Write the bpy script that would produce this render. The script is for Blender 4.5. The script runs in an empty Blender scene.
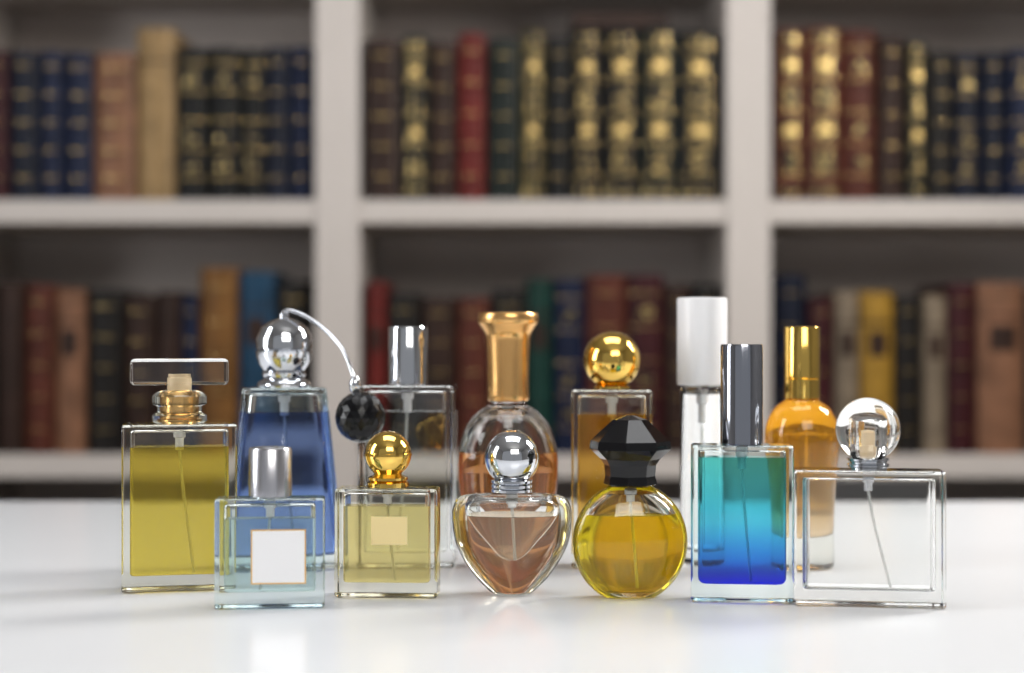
import bpy, bmesh, math, random
from mathutils import Vector
sc = bpy.context.scene
random.seed(7)
TZ = 0.75          # table top height
EYE = 0.145        # eye height over the table top

# ------------------------------------------------------------ materials
def new_mat(name):
    m = bpy.data.materials.new(name); m.use_nodes = True
    nt = m.node_tree; nt.nodes.clear()
    out = nt.nodes.new('ShaderNodeOutputMaterial')
    return m, nt, out
def pbr(name, col, rough=0.5, metal=0.0, coat=0.0, bump=0.0, bscale=200, spec=0.5, var=0.0, vscale=8):
    m, nt, out = new_mat(name)
    b = nt.nodes.new('ShaderNodeBsdfPrincipled')
    b.inputs['Base Color'].default_value = (*col, 1)
    b.inputs['Roughness'].default_value = rough
    b.inputs['Metallic'].default_value = metal
    b.inputs['Coat Weight'].default_value = coat
    b.inputs['Specular IOR Level'].default_value = spec
    nt.links.new(b.outputs[0], out.inputs[0])
    if bump or var:
        tc = nt.nodes.new('ShaderNodeTexCoord')
    if bump:
        n = nt.nodes.new('ShaderNodeTexNoise'); n.inputs['Scale'].default_value = bscale
        nt.links.new(tc.outputs['Object'], n.inputs['Vector'])
        bp = nt.nodes.new('ShaderNodeBump'); bp.inputs['Strength'].default_value = bump
        bp.inputs['Distance'].default_value = 0.001
        nt.links.new(n.outputs[0], bp.inputs['Height']); nt.links.new(bp.outputs[0], b.inputs['Normal'])
    if var:
        n = nt.nodes.new('ShaderNodeTexNoise'); n.inputs['Scale'].default_value = vscale
        nt.links.new(tc.outputs['Object'], n.inputs['Vector'])
        r = nt.nodes.new('ShaderNodeValToRGB')
        r.color_ramp.elements[0].position = 0.3; r.color_ramp.elements[1].position = 0.7
        r.color_ramp.elements[0].color = (*[c*(1-var) for c in col], 1)
        r.color_ramp.elements[1].color = (*[min(1, c*(1+var)) for c in col], 1)
        nt.links.new(n.outputs[0], r.inputs[0]); nt.links.new(r.outputs[0], b.inputs['Base Color'])
    return m
def body_mix(nt, g, out, backlit_mix, backlit_col):
    """translucent share mixed into liquids to brighten them, in place of backlight"""
    if not backlit_mix: nt.links.new(g.outputs[0], out.inputs[0]); return None
    t = nt.nodes.new('ShaderNodeBsdfTranslucent'); t.inputs[0].default_value = (*backlit_col, 1)
    mx = nt.nodes.new('ShaderNodeMixShader'); mx.inputs[0].default_value = backlit_mix
    nt.links.new(g.outputs[0], mx.inputs[1]); nt.links.new(t.outputs[0], mx.inputs[2]); nt.links.new(mx.outputs[0], out.inputs[0])
    return t
def glass(name, col=(1, 1, 1), ior=1.45, rough=0.0, backlit_mix=0.0, backlit_col=None):
    m, nt, out = new_mat(name)
    g = nt.nodes.new('ShaderNodeBsdfGlass')
    g.inputs['Color'].default_value = (*col, 1)
    g.inputs['IOR'].default_value = ior
    g.inputs['Roughness'].default_value = rough
    body_mix(nt, g, out, backlit_mix, backlit_col or col)
    return m
def grad_glass(name, stops, ior, z0, z1, backlit_mix=0.0):
    m, nt, out = new_mat(name)
    g = nt.nodes.new('ShaderNodeBsdfGlass'); g.inputs['IOR'].default_value = ior
    g.inputs['Roughness'].default_value = 0
    tc = nt.nodes.new('ShaderNodeTexCoord'); sp = nt.nodes.new('ShaderNodeSeparateXYZ')
    mr = nt.nodes.new('ShaderNodeMapRange')
    mr.inputs[1].default_value = z0; mr.inputs[2].default_value = z1
    r = nt.nodes.new('ShaderNodeValToRGB')
    cr = r.color_ramp
    while len(cr.elements) < len(stops): cr.elements.new(0.5)
    for e, (p, c) in zip(cr.elements, stops):
        e.position = p; e.color = (*c, 1)
    nt.links.new(tc.outputs['Object'], sp.inputs[0]); nt.links.new(sp.outputs[2], mr.inputs[0])
    nt.links.new(mr.outputs[0], r.inputs[0]); nt.links.new(r.outputs[0], g.inputs['Color'])
    t = body_mix(nt, g, out, backlit_mix, (1, 1, 1))
    if t: nt.links.new(r.outputs[0], t.inputs[0])
    return m
AIR = 1/1.48
M = {}
M['glass'] = glass('clear_glass', (0.985, 0.99, 0.985), 1.48)
M['glass_y'] = glass('clear_glass_warm', (0.985, 0.985, 0.95), 1.48)
M['glass_b'] = glass('clear_glass_cool', (0.94, 0.985, 0.985), 1.48)
M['air'] = glass('bottle_inner_wall', (1, 1, 1), AIR)
M['chrome'] = pbr('chrome', (0.68, 0.70, 0.74), 0.06, 1)
M['gunmetal'] = pbr('dark_chrome', (0.42, 0.44, 0.50), 0.08, 1)
M['silver'] = pbr('satin_silver', (0.62, 0.62, 0.66), 0.25, 1)
M['gold'] = pbr('polished_gold', (0.88, 0.58, 0.14), 0.09, 1)
M['gold_satin'] = pbr('satin_gold', (0.90, 0.56, 0.22), 0.24, 1)
M['copper'] = pbr('satin_copper_gold', (0.84, 0.48, 0.18), 0.27, 1)
M['white'] = pbr('white_plastic', (0.86, 0.86, 0.88), 0.35)
M['cream'] = pbr('cream_plastic', (0.85, 0.64, 0.38), 0.3)
M['black'] = pbr('black_gloss', (0.004, 0.004, 0.005), 0.05, spec=0.4)
M['black_net'] = pbr('black_rubber', (0.003, 0.003, 0.004), 0.16, bump=0.12, bscale=900, spec=0.35)
M['label_w'] = pbr('label_paper', (0.92, 0.92, 0.94), 0.5)
M['label_g'] = pbr('label_gold_paper', (0.92, 0.74, 0.36), 0.4)
# semi clear dip tube
m, nt, out = new_mat('dip_tube_plastic')
tr = nt.nodes.new('ShaderNodeBsdfTransparent'); df = nt.nodes.new('ShaderNodeBsdfPrincipled')
df.inputs['Base Color'].default_value = (0.9, 0.9, 0.88, 1); df.inputs['Roughness'].default_value = 0.3
mx = nt.nodes.new('ShaderNodeMixShader'); mx.inputs[0].default_value = 0.5
nt.links.new(tr.outputs[0], mx.inputs[1]); nt.links.new(df.outputs[0], mx.inputs[2]); nt.links.new(mx.outputs[0], out.inputs[0])
M['tube'] = m

# ------------------------------------------------------------ mesh helpers
def empty(name, loc=(0, 0, 0), rz=0):
    e = bpy.data.objects.new(name, None); e.location = loc
    e.rotation_euler = (0, 0, math.radians(rz)); e.empty_display_size = 0.02
    sc.collection.objects.link(e); return e
def mkobj(name, verts, faces, mats, parent=None, mi=None, smooth=True, ang=38, wn=False):
    me = bpy.data.meshes.new(name); me.from_pydata(verts, [], faces)
    if not isinstance(mats, (list, tuple)): mats = [mats]
    for m in mats: me.materials.append(m)
    if mi:
        me.polygons.foreach_set('material_index', mi)
    bm = bmesh.new(); bm.from_mesh(me)
    for f in bm.faces: f.smooth = smooth
    if smooth:
        for e in bm.edges:
            if len(e.link_faces) == 2 and e.calc_face_angle(0) > math.radians(ang): e.smooth = False
    bm.to_mesh(me); bm.free()
    ob = bpy.data.objects.new(name, me); sc.collection.objects.link(ob)
    if parent: ob.parent = parent
    if wn:
        w = ob.modifiers.new('wn', 'WEIGHTED_NORMAL'); w.keep_sharp = True; w.weight = 100
    return ob
def rings(rs):
    n = len(rs[0]); v = [p for r in rs for p in r]; f = []
    for i in range(len(rs)-1):
        for j in range(n):
            k = (j+1) % n
            f.append((i*n+j, i*n+k, (i+1)*n+k, (i+1)*n+j))
    f.append(tuple(range(n-1, -1, -1)))
    f.append(tuple((len(rs)-1)*n+j for j in range(n)))
    return v, f
# the body height H of the current bottle is raised by EXT units; caps ride up with it
H_, EXT = 100.0, 0.0
BODY = ('glass_body', 'perfume_liquid', 'air_space')
def zmap(name, z):
    return z*(H_+EXT)/H_ if name in BODY else z+EXT
def loft(name, prof, u, mat, parent, N=64, dy=1.0, x=0, y=0, zb=0, smooth=True, ang=38, n=2.0, rot=0):
    rs = []
    for r, z in prof:
        r = max(r, 0.02); ring = []
        for j in range(N):
            a = 2*math.pi*j/N + rot
            c, s = math.cos(a), math.sin(a)
            cx = math.copysign(abs(c)**(2/n), c); sy = math.copysign(abs(s)**(2/n), s)
            ring.append(((x+r*cx)*u, (y+r*dy*sy)*u, zmap(name, zb+z)*u))
        rs.append(ring)
    v, f = rings(rs)
    return mkobj(name, v, f, mat, parent, smooth=smooth, ang=ang)
def rrect(hw, hd, r, K=5):
    r = max(0.01, min(r, hw-0.01, hd-0.01)); pts = []
    for cx, cy, a0 in ((hw-r, hd-r, 0), (-hw+r, hd-r, 90), (-hw+r, -hd+r, 180), (hw-r, -hd+r, 270)):
        for i in range(K+1):
            a = math.radians(a0+90*i/K); pts.append((cx+r*math.cos(a), cy+r*math.sin(a)))
    return pts
def rbox(name, w, d, z0, z1, u, mat, parent, r=3, bt=2, bb=2, wt=None, dt=None, x=0, y=0, ang=50):
    """rounded box; wt/dt: width / depth at the top for tapered bodies"""
    wt = wt or w; dt = dt or d; K = 4; rs = []
    z0 = zmap(name, z0); z1 = zmap(name, z1)
    lv = []
    if bb > 0:
        for i in range(K+1):
            a = math.pi/2*i/K; lv.append((z0+bb*(1-math.cos(a)), bb*(1-math.sin(a))))
    else: lv.append((z0, 0))
    if bt > 0:
        for i in range(K, -1, -1):
            a = math.pi/2*i/K; lv.append((z1-bt*(1-math.cos(a)), bt*(1-math.sin(a))))
    else: lv.append((z1, 0))
    for z, ins in lv:
        t = (z-z0)/(z1-z0)
        hw = (w+(wt-w)*t)/2-ins; hd = (d+(dt-d)*t)/2-ins
        rs.append([((x+a)*u, (y+b)*u, z*u) for a, b in rrect(hw, hd, r-ins*0.6)])
    v, f = rings(rs)
    return mkobj(name, v, f, mat, parent, ang=ang, wn=True)
def spl(pts, k=8):
    out = []
    for i in range(len(pts)-1):
        p0 = pts[max(i-1, 0)]; p1 = pts[i]; p2 = pts[i+1]; p3 = pts[min(i+2, len(pts)-1)]
        for j in range(k):
            t = j/k
            out.append(tuple(0.5*((2*b)+(-a+c)*t+(2*a-5*b+4*c-d)*t*t+(-a+3*b-3*c+d)*t**3) for a, b, c, d in zip(p0, p1, p2, p3)))
    out.append(tuple(pts[-1])); return out
def clip(prof, lo, hi):
    o = []
    for (r0, z0), (r1, z1) in zip(prof, prof[1:]):
        if z0 >= lo and z0 <= hi: o.append((r0, z0))
        for zc in sorted((lo, hi)):
            if z0 < zc < z1:
                t = (zc-z0)/(z1-z0); o.append((r0+(r1-r0)*t, zc))
    if lo <= prof[-1][1] <= hi: o.append(prof[-1])
    return o
def ball(r, k=24, z=0, cut=0.0):
    a0 = -math.pi/2+cut
    return [(r*math.cos(a0+(math.pi/2-a0)*i/k), z+r*math.sin(a0+(math.pi/2-a0)*i/k)) for i in range(k+1)]
def tube(name, pts, r, mat, parent, smooth_pts=True):
    cu = bpy.data.curves.new(name, 'CURVE'); cu.dimensions = '3D'; cu.bevel_depth = r; cu.bevel_resolution = 4; cu.use_fill_caps = True
    p = spl(pts, 8) if smooth_pts else pts
    s = cu.splines.new('POLY'); s.points.add(len(p)-1)
    for q, c in zip(s.points, p): q.co = (*c, 1)
    cu.materials.append(mat)
    ob = bpy.data.objects.new(name, cu); sc.collection.objects.link(ob); ob.parent = parent
    return ob
def dip(p, u, ztop, zbot, bend=6, pump=22, pr=4.2):
    loft('pump_body', [(pr, 0), (pr, pump*0.6), (pr*1.4, pump*0.62), (pr*1.4, pump)], u, M['white'], p, N=20, zb=ztop-pump)
    zt = ztop+EXT
    tube('dip_tube', [(0, 0, (zt-pump)*u), (bend*0.3*u, 0, (zt*0.55+zbot*0.45)*u), (bend*u, 0, zbot*u)], 1.5*u, M['tube'], p)

# ------------------------------------------------------------ perfume bottles
# u = size of one modelling unit in metres for that bottle
def bottle(name, X, Y, rz, H=100.0, ext=0.0):
    global H_, EXT
    H_, EXT = float(H), float(ext)
    return empty(name, (X, Y, TZ+0.0002), rz)
def box_bottle(p, u, w, d, h, L, liq, g='glass', r=4, t=6, tb=9, tt=6, wt=None, dt=None, ri=5, bt=3, bb=2.5):
    wt = wt or w; dt = dt or d
    rbox('glass_body', w, d, 0, h, u, M[g], p, r=r, bt=bt, bb=bb, wt=wt, dt=dt)
    def W(z): return w+(wt-w)*z/h-2*t
    def Dp(z): return d+(dt-d)*z/h-2*t
    zt = h-tt
    if liq:
        rbox('perfume_liquid', W(tb), Dp(tb), tb, L, u, liq, p, r=ri, bt=0, bb=3, wt=W(L), dt=Dp(L))
        rbox('air_space', W(L), Dp(L), L+0.4, zt, u, M['air'], p, r=ri, bt=min(3, (zt-L)/2-0.3), bb=0, wt=W(zt), dt=Dp(zt))
    else:
        rbox('air_space', W(tb), Dp(tb), tb, zt, u, M['air'], p, r=ri, bt=3, bb=3, wt=W(zt), dt=Dp(zt))

# 1 tall yellow square bottle with slab stopper
u = 0.000575
p = bottle('yellow_perfume_bottle', -0.1912, 0.943, 12, 158, 7)
liq = glass('yellow_liquid', (1.0, 0.91, 0.38), 0.94, backlit_mix=0.20, backlit_col=(1.0, 0.82, 0.14))
box_bottle(p, u, 112, 48, 158, 136, liq, g='glass_y', t=8, tb=15, tt=5, r=4)
loft('neck_collar', [(24, 0), (27, 2), (27, 8), (22, 11), (22, 17), (27, 19), (27, 27), (23, 31), (16, 33)], u, M['glass_y'], p, zb=158.3, N=48)
loft('collar_core', [(15, 0), (15, 3), (13, 4), (13, 26), (10, 28), (10, 30)], u, M['gold_satin'], p, zb=159.5, N=32)
loft('spray_nozzle', [(12, 0), (12, 12), (11, 13), (11, 16)], u, M['cream'], p, zb=191.5, N=32)
rbox('glass_stopper', 96, 38, 196.5, 223, u, M['glass'], p, r=4, bt=5, bb=5, ang=20)
dip(p, u, 152, 16, bend=14, pump=20)

# 2 blue atomizer
u = 0.00063
p = bottle('blue_atomizer_bottle', -0.1435, 1.034, 8, 174, 5)
liq = glass('blue_liquid', (0.50, 0.60, 0.86), 0.94, backlit_mix=0.07, backlit_col=(0.28, 0.38, 0.75))
box_bottle(p, u, 120, 60, 174, 150, liq, g='glass_b', wt=83, dt=46, t=7, tb=13, tt=5, r=9, ri=8)
loft('silver_collar', [(26, 0), (27, 2), (26, 5), (20, 9), (22, 12), (22, 15), (17, 19)], u, M['chrome'], p, zb=174.3)
loft('chrome_ball_cap', [(17, 0), (20, 1), (25, 8), (28, 16), (28.5, 21), (26.5, 22.5), (28, 24), (28, 34), (23, 45), (13, 52), (5, 54.5), (5, 59), (3, 60.5), (0, 61)], u, M['chrome'], p, zb=189, ang=30)
T = [(-2, 0, 247), (2, 0, 251), (17, -6, 247), (38, -22, 233), (56, -40, 213), (65, -54, 190), (67, -56, 182)]
tube('air_hose', [(a*u, b*u, (c+EXT)*u) for a, b, c in T], 2.0*u, M['chrome'], p)
loft('bulb_fitting', [(3, 0), (5, 2), (6, 10), (4, 14), (3, 16)], u, M['chrome'], p, N=24, x=68, y=-56, zb=170)
bm = bmesh.new(); bmesh.ops.create_icosphere(bm, subdivisions=3, radius=24.5*u)
for v in bm.verts: v.co.z *= 1.02
me = bpy.data.meshes.new('squeeze_bulb'); bm.to_mesh(me); bm.free(); me.materials.append(M['black_net'])
ob = bpy.data.objects.new('squeeze_bulb', me); ob.location = (73*u, -58*u, (146.5+EXT)*u); sc.collection.objects.link(ob); ob.parent = p
dip(p, u, 168, 16, bend=10, pump=22)

# 3 clear tall bottle silver cap
p = bottle('clear_perfume_bottle', -0.0660, 1.040, -4, 176, 5)
box_bottle(p, u, 96, 46, 176, 150, glass('clear_liquid', (0.98, 0.99, 0.98), 0.93), t=7, tb=15, tt=5)
loft('silver_cap', [(19, 0), (20, 0.6), (20, 56), (19, 58)], u, M['chrome'], p, zb=177)
loft('cap_base_ring', [(16, 0), (16, 1.5)], u, M['silver'], p, zb=176.2)
dip(p, u, 171, 18, bend=-8)

# 4 egg bottle with flared gold cap
p = bottle('amber_perfume_bottle', -0.0025, 1.034, 0, 160, 5)
outer = spl([(24, 0), (27, 2), (36, 25), (46, 60), (50, 90), (48.5, 115), (41, 137), (28, 151), (20, 156), (18, 160)], 6)
inner = spl([(2, 12), (20, 14), (31, 30), (40, 60), (44.5, 90), (43, 113), (36, 132), (25, 144), (12, 149)], 6)
liq = glass('orange_liquid', (1.0, 0.72, 0.46), 0.94, backlit_mix=0.20, backlit_col=(1.0, 0.52, 0.24))
loft('glass_body', outer, u, M['glass'], p, N=80, dy=0.8)
loft('perfume_liquid', clip(inner, 0, 110), u, liq, p, N=80, dy=0.78)
loft('air_space', clip(inner, 110.4, 200), u, M['air'], p, N=80, dy=0.78)
loft('gold_cap', [(19, 0), (20.5, 1)] + spl([(21, 2), (21, 30), (22, 56), (23, 66), (26, 72), (29.5, 77)], 5) + [(30.5, 78.5), (30.5, 86), (29, 88.5), (20, 89), (0, 89.5)], u, M['copper'], p, zb=160.3)
dip(p, u, 150, 20, bend=8, pump=16)

# 5 square bottle with gold ball
p = bottle('gold_ball_perfume_bottle', 0.0630, 1.034, -4, 172, 5)
liq = glass('honey_liquid', (1.0, 0.80, 0.36), 0.94, backlit_mix=0.2, backlit_col=(1.0, 0.60, 0.12))
box_bottle(p, u, 80, 42, 172, 148, liq, g='glass_y', t=6, tb=12, tt=5)
loft('gold_ball_cap', [(14, 0), (19, 0.5), (19, 3), (14, 4), (14, 6)] + ball(29, 28, 29, 0.5), u, M['gold'], p, zb=172.3)
dip(p, u, 167, 16, bend=6)

# 6 tall white-capped vial
u = 0.000642
p = bottle('white_cap_perfume_vial', 0.1220, 1.053, 0, 172, 5)
loft('glass_body', [(20, 0), (22, 2), (22, 168), (20, 171), (14, 172)], u, M['glass'], p)
loft('air_space', [(15, 13), (18, 16), (18, 163), (14, 166)], u, M['air'], p)
loft('white_cap', [(24, 0), (25, 1), (25, 85), (24.5, 86.5), (23, 87)], u, M['white'], p, zb=172.4)
loft('spray_pump', [(4, 0), (4, 18), (6, 20), (6, 28), (9, 29), (9, 33)], u, M['white'], p, zb=132, N=24)
tube('dip_tube', [(0, 0, 18*u), (0, 0, 135*u)], 1.6*u, M['tube'], p, False)

# 7 turquoise bottle
u = 0.000549
p = bottle('turquoise_perfume_bottle', 0.1260, 0.900, -6, 150, 6)
liq = grad_glass('turquoise_liquid', [(0.0, (0.02, 0.03, 0.68)), (0.08, (0.03, 0.08, 0.82)), (0.22, (0.12, 0.46, 0.92)), (0.5, (0.26, 0.76, 0.90)), (1.0, (0.34, 0.80, 0.76))], 0.94, 10*u, 145*u, backlit_mix=0.08)
rbox('glass_body', 101, 40, 0, 150, u, M['glass_b'], p, r=4, bt=3, bb=2.5)
rbox('perfume_liquid', 87, 27, 17, 138, u, liq, p, r=7, bt=0, bb=7)
rbox('air_space', 87, 27, 138.4, 145, u, M['air'], p, r=7, bt=2, bb=0)
loft('chrome_cap', [(20, 0), (21, 0.8), (21, 98), (20.3, 100), (18, 100.3)], u, M['gunmetal'], p, zb=150)
loft('cap_base_ring', [(16, 0), (16, 0.4)], u, M['silver'], p, zb=149.6)
dip(p, u, 146, 20, bend=9, pump=20)

# 8 golden bottle
u = 0.00063
p = bottle('golden_perfume_bottle', 0.1828, 1.034, 0, 162, 5)
outer = [(29, 0), (31, 1.5)] + spl([(31.5, 4), (31, 40), (33, 80), (36.5, 115), (36, 135), (29, 152), (19, 160), (17, 162)], 6)
inner = spl([(4, 30), (20, 32), (27, 45), (29, 80), (32.5, 115), (32, 133), (25, 149), (12, 155)], 6)
liq = grad_glass('golden_liquid', [(0, (1.0, 0.88, 0.74)), (0.4, (1.0, 0.78, 0.44)), (1, (1.0, 0.68, 0.16))], 0.94, 30*u, 120*u, backlit_mix=0.26)
loft('glass_body', outer, u, M['glass_y'], p)
loft('perfume_liquid', inner, u, liq, p)
loft('gold_cap', [(17, 0), (18, 0.8), (18, 20), (17.2, 20.6), (18, 21.2), (18, 71), (17.3, 72.3), (15, 72.6)], u, M['gold'], p, zb=162.3)

# 9 wide clear bottle with glass ball
u = 0.000540
p = bottle('wide_clear_perfume_bottle', 0.1925, 0.887, -8, 127, 8)
box_bottle(p, u, 148, 46, 127, 0, None, g='glass', t=9, tb=15, tt=7, r=4, ri=8)
loft('silver_collar', [(19, 0), (19, 2), (21, 3), (21, 5), (19, 6), (19, 8), (21, 9), (21, 11), (17, 12)], u, M['chrome'], p, zb=127.3)
loft('glass_ball_cap', ball(32, 32, 31, 0.45), u, M['glass'], p, zb=136)
loft('ball_hollow', [(12, 0), (13, 1), (13, 34), (10, 37), (4, 38)], u, M['air'], p, zb=140, N=40)
loft('spray_nozzle', [(8, 0), (9, 1), (9, 14), (7, 15), (7, 24), (6, 25)], u, M['cream'], p, zb=141, N=32)
dip(p, u, 120, 18, bend=22, pump=14)

# 10 small pale blue bottle with label
u = 0.000538
p = bottle('pale_blue_perfume_bottle', -0.1296, 0.880, 5, 101, 8)
liq = glass('pale_blue_liquid', (0.90, 0.97, 0.97), 0.94, backlit_mix=0.12, backlit_col=(0.90, 0.99, 0.95))
box_bottle(p, u, 108, 38, 101, 82, liq, g='glass_b', t=9, tb=15, tt=5)
loft('silver_cap', [(20, 0), (21.5, 0.8), (21.5, 47), (20.5, 48.5), (18, 49)], u, M['silver'], p, zb=102)
loft('cap_base_ring', [(17, 0), (17, 1.5)], u, M['chrome'], p, zb=101.2)
rbox('label_border', 54, 0.5, 17, 71, u, M['gold_satin'], p, r=0.2, bt=0, bb=0, y=-19.5, x=9)
rbox('label', 51, 0.5, 18.5, 69.5, u, M['label_w'], p, r=0.2, bt=0, bb=0, y=-19.9, x=9)
dip(p, u, 96, 18, bend=-10, pump=14)

# 11 small yellow-green bottle with gold ball
u = 0.000560
p = bottle('pale_yellow_perfume_bottle', -0.0694, 0.917, -3, 103, 5)
liq = glass('pale_yellow_liquid', (1.0, 0.94, 0.64), 0.94, backlit_mix=0.20, backlit_col=(1.0, 0.88, 0.44))
box_bottle(p, u, 102, 40, 103, 86, liq, g='glass_y', t=8, tb=14, tt=4)
loft('gold_collar', [(17, 0), (21, 0.6), (21, 5), (18, 6), (20, 7.5), (20, 10), (15, 12), (13, 14), (16, 16), (16, 18)], u, M['gold'], p, zb=103.2)
loft('gold_ball_cap', ball(23.5, 28, 22, 0.5), u, M['gold'], p, zb=114)
loft('cap_equator_ring', [(23, 0), (24.2, 0.4), (24.2, 2.6), (23, 3)], u, M['gold'], p, zb=134.5)
rbox('label', 36, 0.5, 48, 76, u, M['label_g'], p, r=0.2, bt=0, bb=0, y=-20.5, x=4)
dip(p, u, 99, 16, bend=8, pump=12)

# 12 clear heart-shaped bottle, chrome ball
u = 0.000564
p = bottle('heart_shaped_perfume_bottle', 0.0, 0.925, 0, 96, 5)
outer = [(18, 0), (21, 1)] + spl([(23, 2.5), (34, 13), (46, 28), (56, 47), (59.5, 65), (59.5, 80), (54.5, 90), (45, 94), (30, 95), (18, 96)], 6)
inner = spl([(3, 34), (11, 38), (22, 49), (33, 61), (42, 74), (43, 83), (36, 88), (20, 90.5)], 6)
liq = glass('peach_liquid', (1.0, 0.95, 0.86), 0.94, backlit_mix=0.10, backlit_col=(1, .86, .70))
loft('glass_body', outer, u, M['glass'], p, N=96, dy=0.48)
loft('perfume_liquid', clip(inner, 0, 74), u, liq, p, N=96, dy=0.42)
loft('air_space', clip(inner, 74.4, 100), u, M['air'], p, N=96, dy=0.42)
loft('chrome_collar', [(19, 0), (21, .5), (21, 3), (19, 4), (21, 5), (21, 7.5), (19, 8.5), (21, 9.5), (21, 12), (17, 13)], u, M['chrome'], p, zb=96.2)
loft('chrome_ball_cap', ball(27.5, 30, 25, 0.6), u, M['chrome'], p, zb=105.5)
dip(p, u, 90, 36, bend=3, pump=10)

# 13 round yellow bottle, black faceted stopper
u = 0.000557
p = bottle('round_yellow_perfume_bottle', 0.0657, 0.912, 6, 109, 5)
cz, R = 52, 58
def disc(R, z0, z1, k=36):
    a0 = math.asin((z0-cz)/R); a1 = math.asin((z1-cz)/R)
    return [(R*math.cos(a0+(a1-a0)*i/k), cz+R*math.sin(a0+(a1-a0)*i/k)) for i in range(k+1)]
outer = [(24, 0)] + disc(R, 0.8, 104) + [(20, 107), (20, 109)]
inner = disc(50, 8, 97)
liq = glass('golden_yellow_liquid', (1.0, 0.90, 0.18), 0.94, backlit_mix=0.2, backlit_col=(1, 0.80, 0.04))
loft('glass_body', outer, u, M['glass_y'], p, N=96, dy=0.46)
loft('perfume_liquid', clip(inner, 0, 78), u, liq, p, N=96, dy=0.40)
loft('air_space', clip(inner, 78.4, 120), u, M['air'], p, N=96, dy=0.40)
loft('black_faceted_stopper', [(23, 0), (27, 2), (25, 10), (26, 21), (30, 27), (41, 37), (40, 45), (17, 66), (5, 70)], u, M['black'], p, N=8, smooth=False, zb=106, rot=math.pi/8+0.12)
dip(p, u, 100, 12, bend=6, pump=10)

# ------------------------------------------------------------ table
t = empty('white_table', (0, 0, 0))
M['table'] = pbr('white_laminate', (0.84, 0.855, 0.88), 0.2, var=0.01)
def box(name, x0, x1, y0, y1, z0, z1, mat, parent=None, bev=0.0):
    v = [(x, y, z) for z in (z0, z1) for x, y in ((x0, y0), (x1, y0), (x1, y1), (x0, y1))]
    f = [(3, 2, 1, 0), (4, 5, 6, 7), (0, 1, 5, 4), (1, 2, 6, 5), (2, 3, 7, 6), (3, 0, 4, 7)]
    o = mkobj(name, v, f, mat, parent, smooth=False)
    if bev:
        b = o.modifiers.new('b', 'BEVEL'); b.width = bev; b.segments = 3
    return o
box('table_top', -0.95, 0.95, 0.42, 1.445, TZ-0.03, TZ, M['table'], t, 0.003)
for i, (x, y) in enumerate(((-.88, .5), (.88, .5), (-.88, 1.38), (.88, 1.38))):
    box('leg_%d' % (i+1), x-.03, x+.03, y-.03, y+.03, 0, TZ-0.03, M['table'], t, 0.003)

# ------------------------------------------------------------ bookcase
M['wood'] = pbr('painted_wood', (0.52, 0.47, 0.435), 0.5, bump=0.1, bscale=60, var=0.02)
M['panel'] = pbr('bookcase_back_paint', (0.62, 0.55, 0.51), 0.6, var=0.03)
bc = empty('bookcase', (0, 0, 0))
ux = [-1.29, -0.758, -0.226, 0.306, 0.838, 1.37]
YF, YB = 2.12, 2.42
shelves = [0.085, 0.413, 0.742, 1.072, 1.402, 1.732]
for i, x in enumerate(ux):
    box('upright_%d' % (i+1), x-0.0285, x+0.0285, YF, YB, 0, 2.09, M['wood'], bc, 0.0015)
for i in range(5):
    for k, z in enumerate(shelves):
        box('shelf_%d_%d' % (i+1, k+1), ux[i]+0.0286, ux[i+1]-0.0286, YF+0.004, YB-0.001, z-0.03, z, M['wood'], bc, 0.001)
box('top_board', ux[0]-0.03, ux[-1]+0.03, YF-0.01, YB, 2.0901, 2.12, M['wood'], bc)
box('back_panel', ux[0]-0.028, ux[-1]+0.028, YB+0.0001, YB+0.01, 0.0, 2.09, M['panel'], bc)

# ------------------------------------------------------------ books
cols = dict(navy=(0.005, 0.009, 0.030), navy2=(0.004, 0.006, 0.016), black=(0.004, 0.004, 0.004), tan=(0.26, 0.165, 0.072),
            salmon=(0.18, 0.085, 0.047), brown=(0.026, 0.012, 0.008), dgreen=(0.006, 0.010, 0.008), red=(0.115, 0.012, 0.009),
            rust=(0.075, 0.018, 0.010), olive=(0.045, 0.036, 0.013), green=(0.005, 0.030, 0.022), blue=(0.010, 0.045, 0.09),
            yellow=(0.29, 0.16, 0.022), cream=(0.17, 0.13, 0.09), wine=(0.036, 0.006, 0.008), dk=(0.010, 0.008, 0.007), ochre=(0.15, 0.066, 0.016))
cn = list(cols)
book_m = [pbr('leather_'+k, c, 0.42, bump=0.3, bscale=300, var=0.25, vscale=40, spec=0.2) for k, c in cols.items()]
gold_b = pbr('gilt', (0.64, 0.45, 0.17), 0.30, 1, bump=0.7, bscale=250)
# stamped ornament: gold foil broken by leather
m, nt, out = new_mat('gilt_ornament')
b = nt.nodes.new('ShaderNodeBsdfPrincipled'); tc = nt.nodes.new('ShaderNodeTexCoord')
vo = nt.nodes.new('ShaderNodeTexVoronoi'); vo.inputs['Scale'].default_value = 170
r = nt.nodes.new('ShaderNodeValToRGB'); r.color_ramp.elements[0].position = 0.30; r.color_ramp.elements[1].position = 0.44
r.color_ramp.elements[0].color = (0.62, 0.45, 0.18, 1); r.color_ramp.elements[1].color = (0.015, 0.012, 0.01, 1)
r2 = nt.nodes.new('ShaderNodeValToRGB'); r2.color_ramp.elements[0].position = 0.30; r2.color_ramp.elements[1].position = 0.44
r2.color_ramp.elements[0].color = (1, 1, 1, 1); r2.color_ramp.elements[1].color = (0, 0, 0, 1)
nt.links.new(tc.outputs['Object'], vo.inputs['Vector']); nt.links.new(vo.outputs['Distance'], r.inputs[0]); nt.links.new(vo.outputs['Distance'], r2.inputs[0])
nt.links.new(r.outputs[0], b.inputs['Base Color']); nt.links.new(r2.outputs[0], b.inputs['Metallic']); b.inputs['Roughness'].default_value = 0.3
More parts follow.
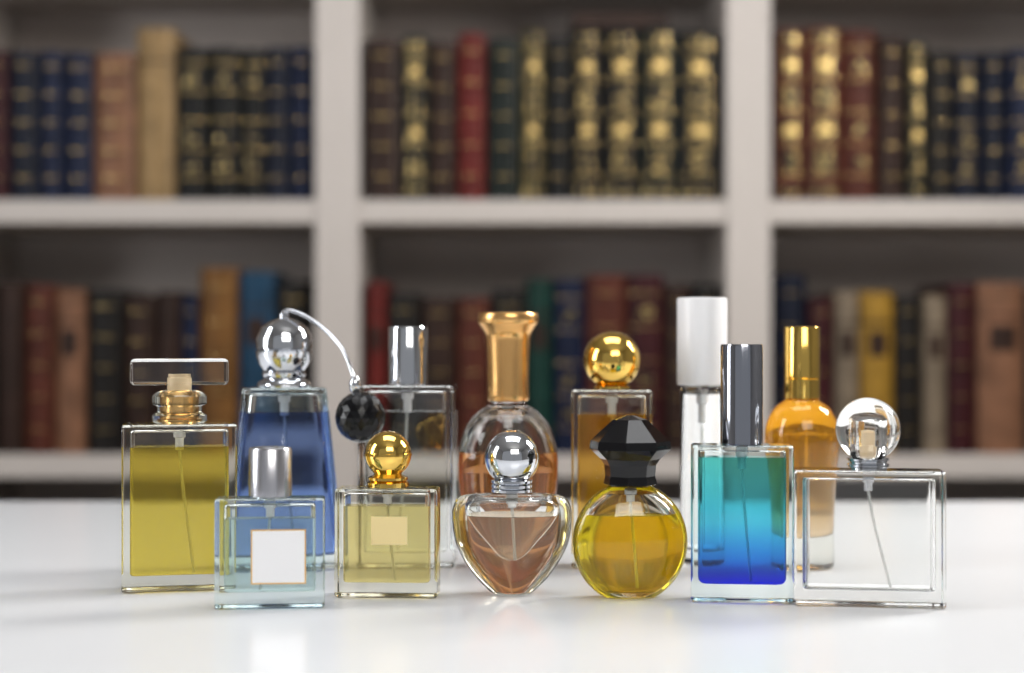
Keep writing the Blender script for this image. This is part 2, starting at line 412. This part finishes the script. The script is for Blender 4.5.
b.inputs['Specular IOR Level'].default_value = 0.2
nt.links.new(b.outputs[0], out.inputs[0]); orn = m
pages = pbr('pages', (0.40, 0.32, 0.22), 0.8)
NB = len(cn); GI, OI, PI = NB, NB+1, NB+2
book_mats = book_m+[gold_b, orn, pages]

class Acc:
    def __init__(s): s.v = []; s.f = []; s.m = []
    def bx(s, x0, x1, y0, y1, z0, z1, m):
        b = len(s.v)
        s.v += [(x, y, z) for z in (z0, z1) for x, y in ((x0, y0), (x1, y0), (x1, y1), (x0, y1))]
        for f in ((3, 2, 1, 0), (4, 5, 6, 7), (0, 1, 5, 4), (1, 2, 6, 5), (2, 3, 7, 6), (3, 0, 4, 7)):
            s.f.append(tuple(b+i for i in f)); s.m.append(m)
    def arc(s, xc, hw, y0, bulge, z0, z1, m, off=0.0, fr=1.0, K=8):
        """spine strip: curved front, flat back"""
        b = len(s.v); pts = []
        for i in range(K+1):
            t = -1+2*i/K; t *= fr
            pts.append((xc+(hw+off*0.2)*t, y0-bulge*math.sqrt(max(0, 1-t*t*0.92))+bulge*0.3-off))
        pts += [(xc+hw*fr, y0+0.005), (xc-hw*fr, y0+0.005)]
        n = len(pts)
        s.v += [(x, y, z0) for x, y in pts]+[(x, y, z1) for x, y in pts]
        for i in range(n):
            k = (i+1) % n; s.f.append((b+i, b+k, b+n+k, b+n+i)); s.m.append(m)
        s.f.append(tuple(b+i for i in range(n-1, -1, -1))); s.m.append(m)
        s.f.append(tuple(b+n+i for i in range(n))); s.m.append(m)
    def book(s, x0, x1, z, h, col, g, yf, dep):
        c = cn.index(col); w = x1-x0; xc = (x0+x1)/2; hw = w/2-0.0012
        y0 = yf+0.008
        bl = min(0.014, hw*0.75)
        s.arc(xc, hw, y0, bl, z, z+h, c)
        s.bx(xc-hw, xc-hw+0.0022, y0+0.004, y0+dep, z, z+h, c)
        s.bx(xc+hw-0.0022, xc+hw, y0+0.004, y0+dep, z, z+h, c)
        s.bx(xc-hw+0.0023, xc+hw-0.0023, y0+0.0052, y0+dep-0.004, z+0.003, z+h-0.004, PI)
        if g == 0:
            s.arc(xc, hw, y0, bl, z+h*0.80, z+h*0.80+0.003, cn.index('brown'), 0.0003)
            if col != 'tan': s.arc(xc, hw, y0, bl, z+h*0.60, z+h*0.75, cn.index('brown'), 0.0003, 0.55)
            return
        nb = 5
        for i in range(nb):
            zz = z+h*(0.13+0.75*i/(nb-1))
            s.arc(xc, hw, y0, bl, zz-0.0028, zz+0.0028, c, 0.0016)
            s.arc(xc, hw, y0, bl, zz+0.0032, zz+0.0042, GI, 0.0004, 0.85 if g > 1 else 0.5)
            if g >= 2 and i < nb-1:
                gap = h*0.75/(nb-1)
                if g == 3: s.arc(xc, hw, y0, bl, zz+gap*0.14, zz+gap*0.86, OI, 0.0005, 0.55)
                elif i != 2: s.arc(xc, hw, y0, bl, zz+gap*0.36, zz+gap*0.68, OI, 0.0005, 0.40)
                if g == 3 and i in (1, 3): s.arc(xc, hw, y0, bl, zz+gap*0.38, zz+gap*0.64, GI, 0.0009, 0.36)
        if g >= 3:
            s.arc(xc, hw, y0, bl, z+0.006, z+0.016, OI, 0.0004, 0.8)
            s.arc(xc, hw, y0, bl, z+h-0.02, z+h-0.007, OI, 0.0005, 0.6)
K_ = 1.2927e-3
def bk(a, b, top, base, col, g): return ((a-512)*K_, (b-512)*K_, (base-top)*K_, col, g)
up_base, lo_base = 200, 455.5
rowsU = {
 1: [(-92, -60, 45, 'navy', 1), (-60, -28, 42, 'rust', 2), (-28, 4, 48, 'wine', 1), (4, 34, 50, 'navy2', 1), (34, 60, 50, 'navy', 1), (60, 90, 52, 'navy', 1), (90, 133, 52, 'salmon', 1), (133, 172, 27, 'tan', 0), (172, 205, 46, 'black', 2), (205, 237, 46, 'black', 2), (237, 263, 48, 'black', 2), (263, 287, 46, 'navy2', 1), (287, 311, 45, 'navy', 1)],
 2: [(362, 400, 38, 'brown', 1), (400, 428, 34, 'dgreen', 3), (428, 456, 40, 'brown', 1), (456, 486, 32, 'red', 1), (486, 520, 38, 'dgreen', 1), (520, 546, 28, 'olive', 3), (546, 571, 36, 'black', 1), (571, 603, 28, 'dk', 3), (603, 641, 28, 'black', 3), (641, 679, 28, 'dgreen', 3), (679, 723, 30, 'black', 3)],
 3: [(776, 807, 28, 'rust', 3), (807, 846, 26, 'rust', 3), (846, 880, 28, 'rust', 2), (880, 909, 34, 'brown', 1), (909, 931, 40, 'dgreen', 3), (931, 957, 50, 'dk', 1), (957, 986, 52, 'navy2', 2), (986, 1012, 50, 'navy2', 1), (1012, 1045, 48, 'navy', 2), (1045, 1080, 44, 'wine', 2), (1080, 1130, 38, 'dgreen', 2)],
}
rowsL = {
 1: [(-92, -50, 290, 'brown', 2), (-50, -10, 285, 'dgreen', 1), (-10, 20, 282, 'brown', 0), (20, 50, 285, 'rust', 1), (50, 82, 290, 'salmon', 0), (82, 120, 290, 'dk', 1), (120, 152, 296, 'brown', 1), (152, 178, 292, 'brown', 0), (178, 196, 296, 'navy', 1), (196, 236, 268, 'ochre', 1), (236, 273, 272, 'blue', 0), (273, 309, 282, 'dk', 1)],
 2: [(364, 386, 282, 'red', 0), (386, 420, 294, 'dk', 1), (420, 456, 298, 'brown', 1), (456, 490, 298, 'rust', 1), (490, 526, 290, 'dk', 1), (526, 553, 280, 'green', 0), (553, 586, 280, 'navy', 2), (586, 628, 275, 'rust', 1), (628, 666, 275, 'wine', 2), (666, 692, 285, 'brown', 1), (692, 722, 285, 'dk', 1)],
 3: [(776, 810, 275, 'navy2', 1), (810, 837, 298, 'wine', 1), (837, 863, 292, 'cream', 0), (863, 897, 292, 'yellow', 0), (897, 926, 296, 'dk', 1), (926, 951, 296, 'cream', 0), (951, 981, 284, 'wine', 1), (981, 1030, 283, 'salmon', 0), (1030, 1075, 290, 'dgreen', 2), (1075, 1130, 286, 'tan', 0)],
}
def random_row(a, x0, x1, z):
    x = x0
    while x < x1-0.022:
        w = min(random.uniform(0.03, 0.05), x1-x)
        a.book(x, x+w, z, random.uniform(0.19, 0.235), random.choice(cn), random.choice((0, 1, 1, 2, 2, 3)), YF+0.012+random.uniform(0, .006), 0.16)
        x += w
for i in range(5):
    for k, z in enumerate(shelves[:5]):
        a = Acc(); x0, x1 = ux[i]+0.0295, ux[i+1]-0.0295; zz = z+0.0003
        rows = rowsU if k == 3 else rowsL if k == 2 else {}
        base = up_base if k == 3 else lo_base
        if i in rows and 1 <= i <= 3:
            for (p0, p1, top, col, g) in rows[i]:
                xa, xb, h, _, _ = bk(p0, p1, top, base, col, g)
                xa = max(xa, x0); xb = min(xb, x1)
                if xb-xa > 0.01: a.book(xa, xb, zz, h, col, g, YF+0.012+random.uniform(0, .006), 0.16)
            if i == 2 and k == 3:  # one volume lying on top
                cb = cn.index('brown')
                a.bx(0.078, 0.205, YF+0.03, YF+0.17, z+0.2275, z+0.2300, cb)
                a.bx(0.078, 0.205, YF+0.03, YF+0.17, z+0.2450, z+0.2475, cb)
                a.bx(0.078, 0.205, YF+0.03, YF+0.034, z+0.2301, z+0.2449, cb)
                a.bx(0.081, 0.202, YF+0.0345, YF+0.165, z+0.2302, z+0.2448, PI)
        else: random_row(a, x0, x1, zz)
        mkobj('row_of_books', a.v, a.f, book_mats, None, mi=a.m, ang=35)

# ------------------------------------------------------------ room
M['wall'] = pbr('wall_paint', (0.50, 0.49, 0.48), 0.8)
M['floor'] = pbr('dark_floor', (0.10, 0.07, 0.05), 0.4, var=0.2, vscale=5)
M['ceil'] = pbr('ceiling_paint', (0.70, 0.70, 0.70), 0.9)
box('floor', -2.6, 2.6, -2.0, 2.6, -0.05, -0.0001, M['floor'])
box('wall_back', -2.6, 2.6, 2.45, 2.55, 0, 2.7, M['wall'])
box('wall_left', -2.7, -2.6, -2.0, 2.55, 0, 2.7, M['wall'])
box('wall_right', 2.6, 2.7, -2.0, 2.55, 0, 2.7, M['wall'])
box('ceiling', -2.7, 2.7, -2.0, 2.6, 2.7, 2.75, M['ceil'])

# ------------------------------------------------------------ lights
def area(name, loc, target, sx, sy, power, col=(1, 1, 1)):
    l = bpy.data.lights.new(name, 'AREA'); l.shape = 'RECTANGLE'; l.size = sx; l.size_y = sy; l.energy = power; l.color = col
    o = bpy.data.objects.new(name, l); o.location = loc
    o.rotation_euler = (Vector(target)-Vector(loc)).to_track_quat('-Z', 'Y').to_euler()
    sc.collection.objects.link(o); return o
area('ceiling_light', (0.1, 1.0, 2.55), (0.1, 1.0, 0), 1.3, 0.9, 16, (0.98, 0.985, 1))
area('softbox_right', (0.95, 1.35, 1.50), (-0.05, 0.96, 0.78), 0.35, 0.45, 14, (1, 0.975, 0.93))
area('softbox_left', (-1.4, 0.7, 1.35), (0, 1.0, 0.85), 0.4, 1.0, 11, (0.96, 0.98, 1))
area('softbox_front', (0.5, -1.2, 2.1), (0, 2.1, 1.05), 1.4, 0.9, 20, (1, 0.96, 0.90))
w = bpy.data.worlds.new('world'); sc.world = w; w.use_nodes = True
w.node_tree.nodes['Background'].inputs[0].default_value = (0.95, 0.97, 1, 1)
w.node_tree.nodes['Background'].inputs[1].default_value = 0.32

# ------------------------------------------------------------ camera
cam = bpy.data.cameras.new('camera'); co = bpy.data.objects.new('camera', cam)
sc.collection.objects.link(co); sc.camera = co
co.location = (0, 0, TZ+EYE); co.rotation_euler = (math.radians(90), 0, 0)
cam.sensor_width = 36; cam.lens = 57.66; cam.clip_start = 0.01
cam.dof.use_dof = True; cam.dof.focus_distance = 0.925; cam.dof.aperture_fstop = 3.5
sc.view_settings.view_transform = 'Standard'
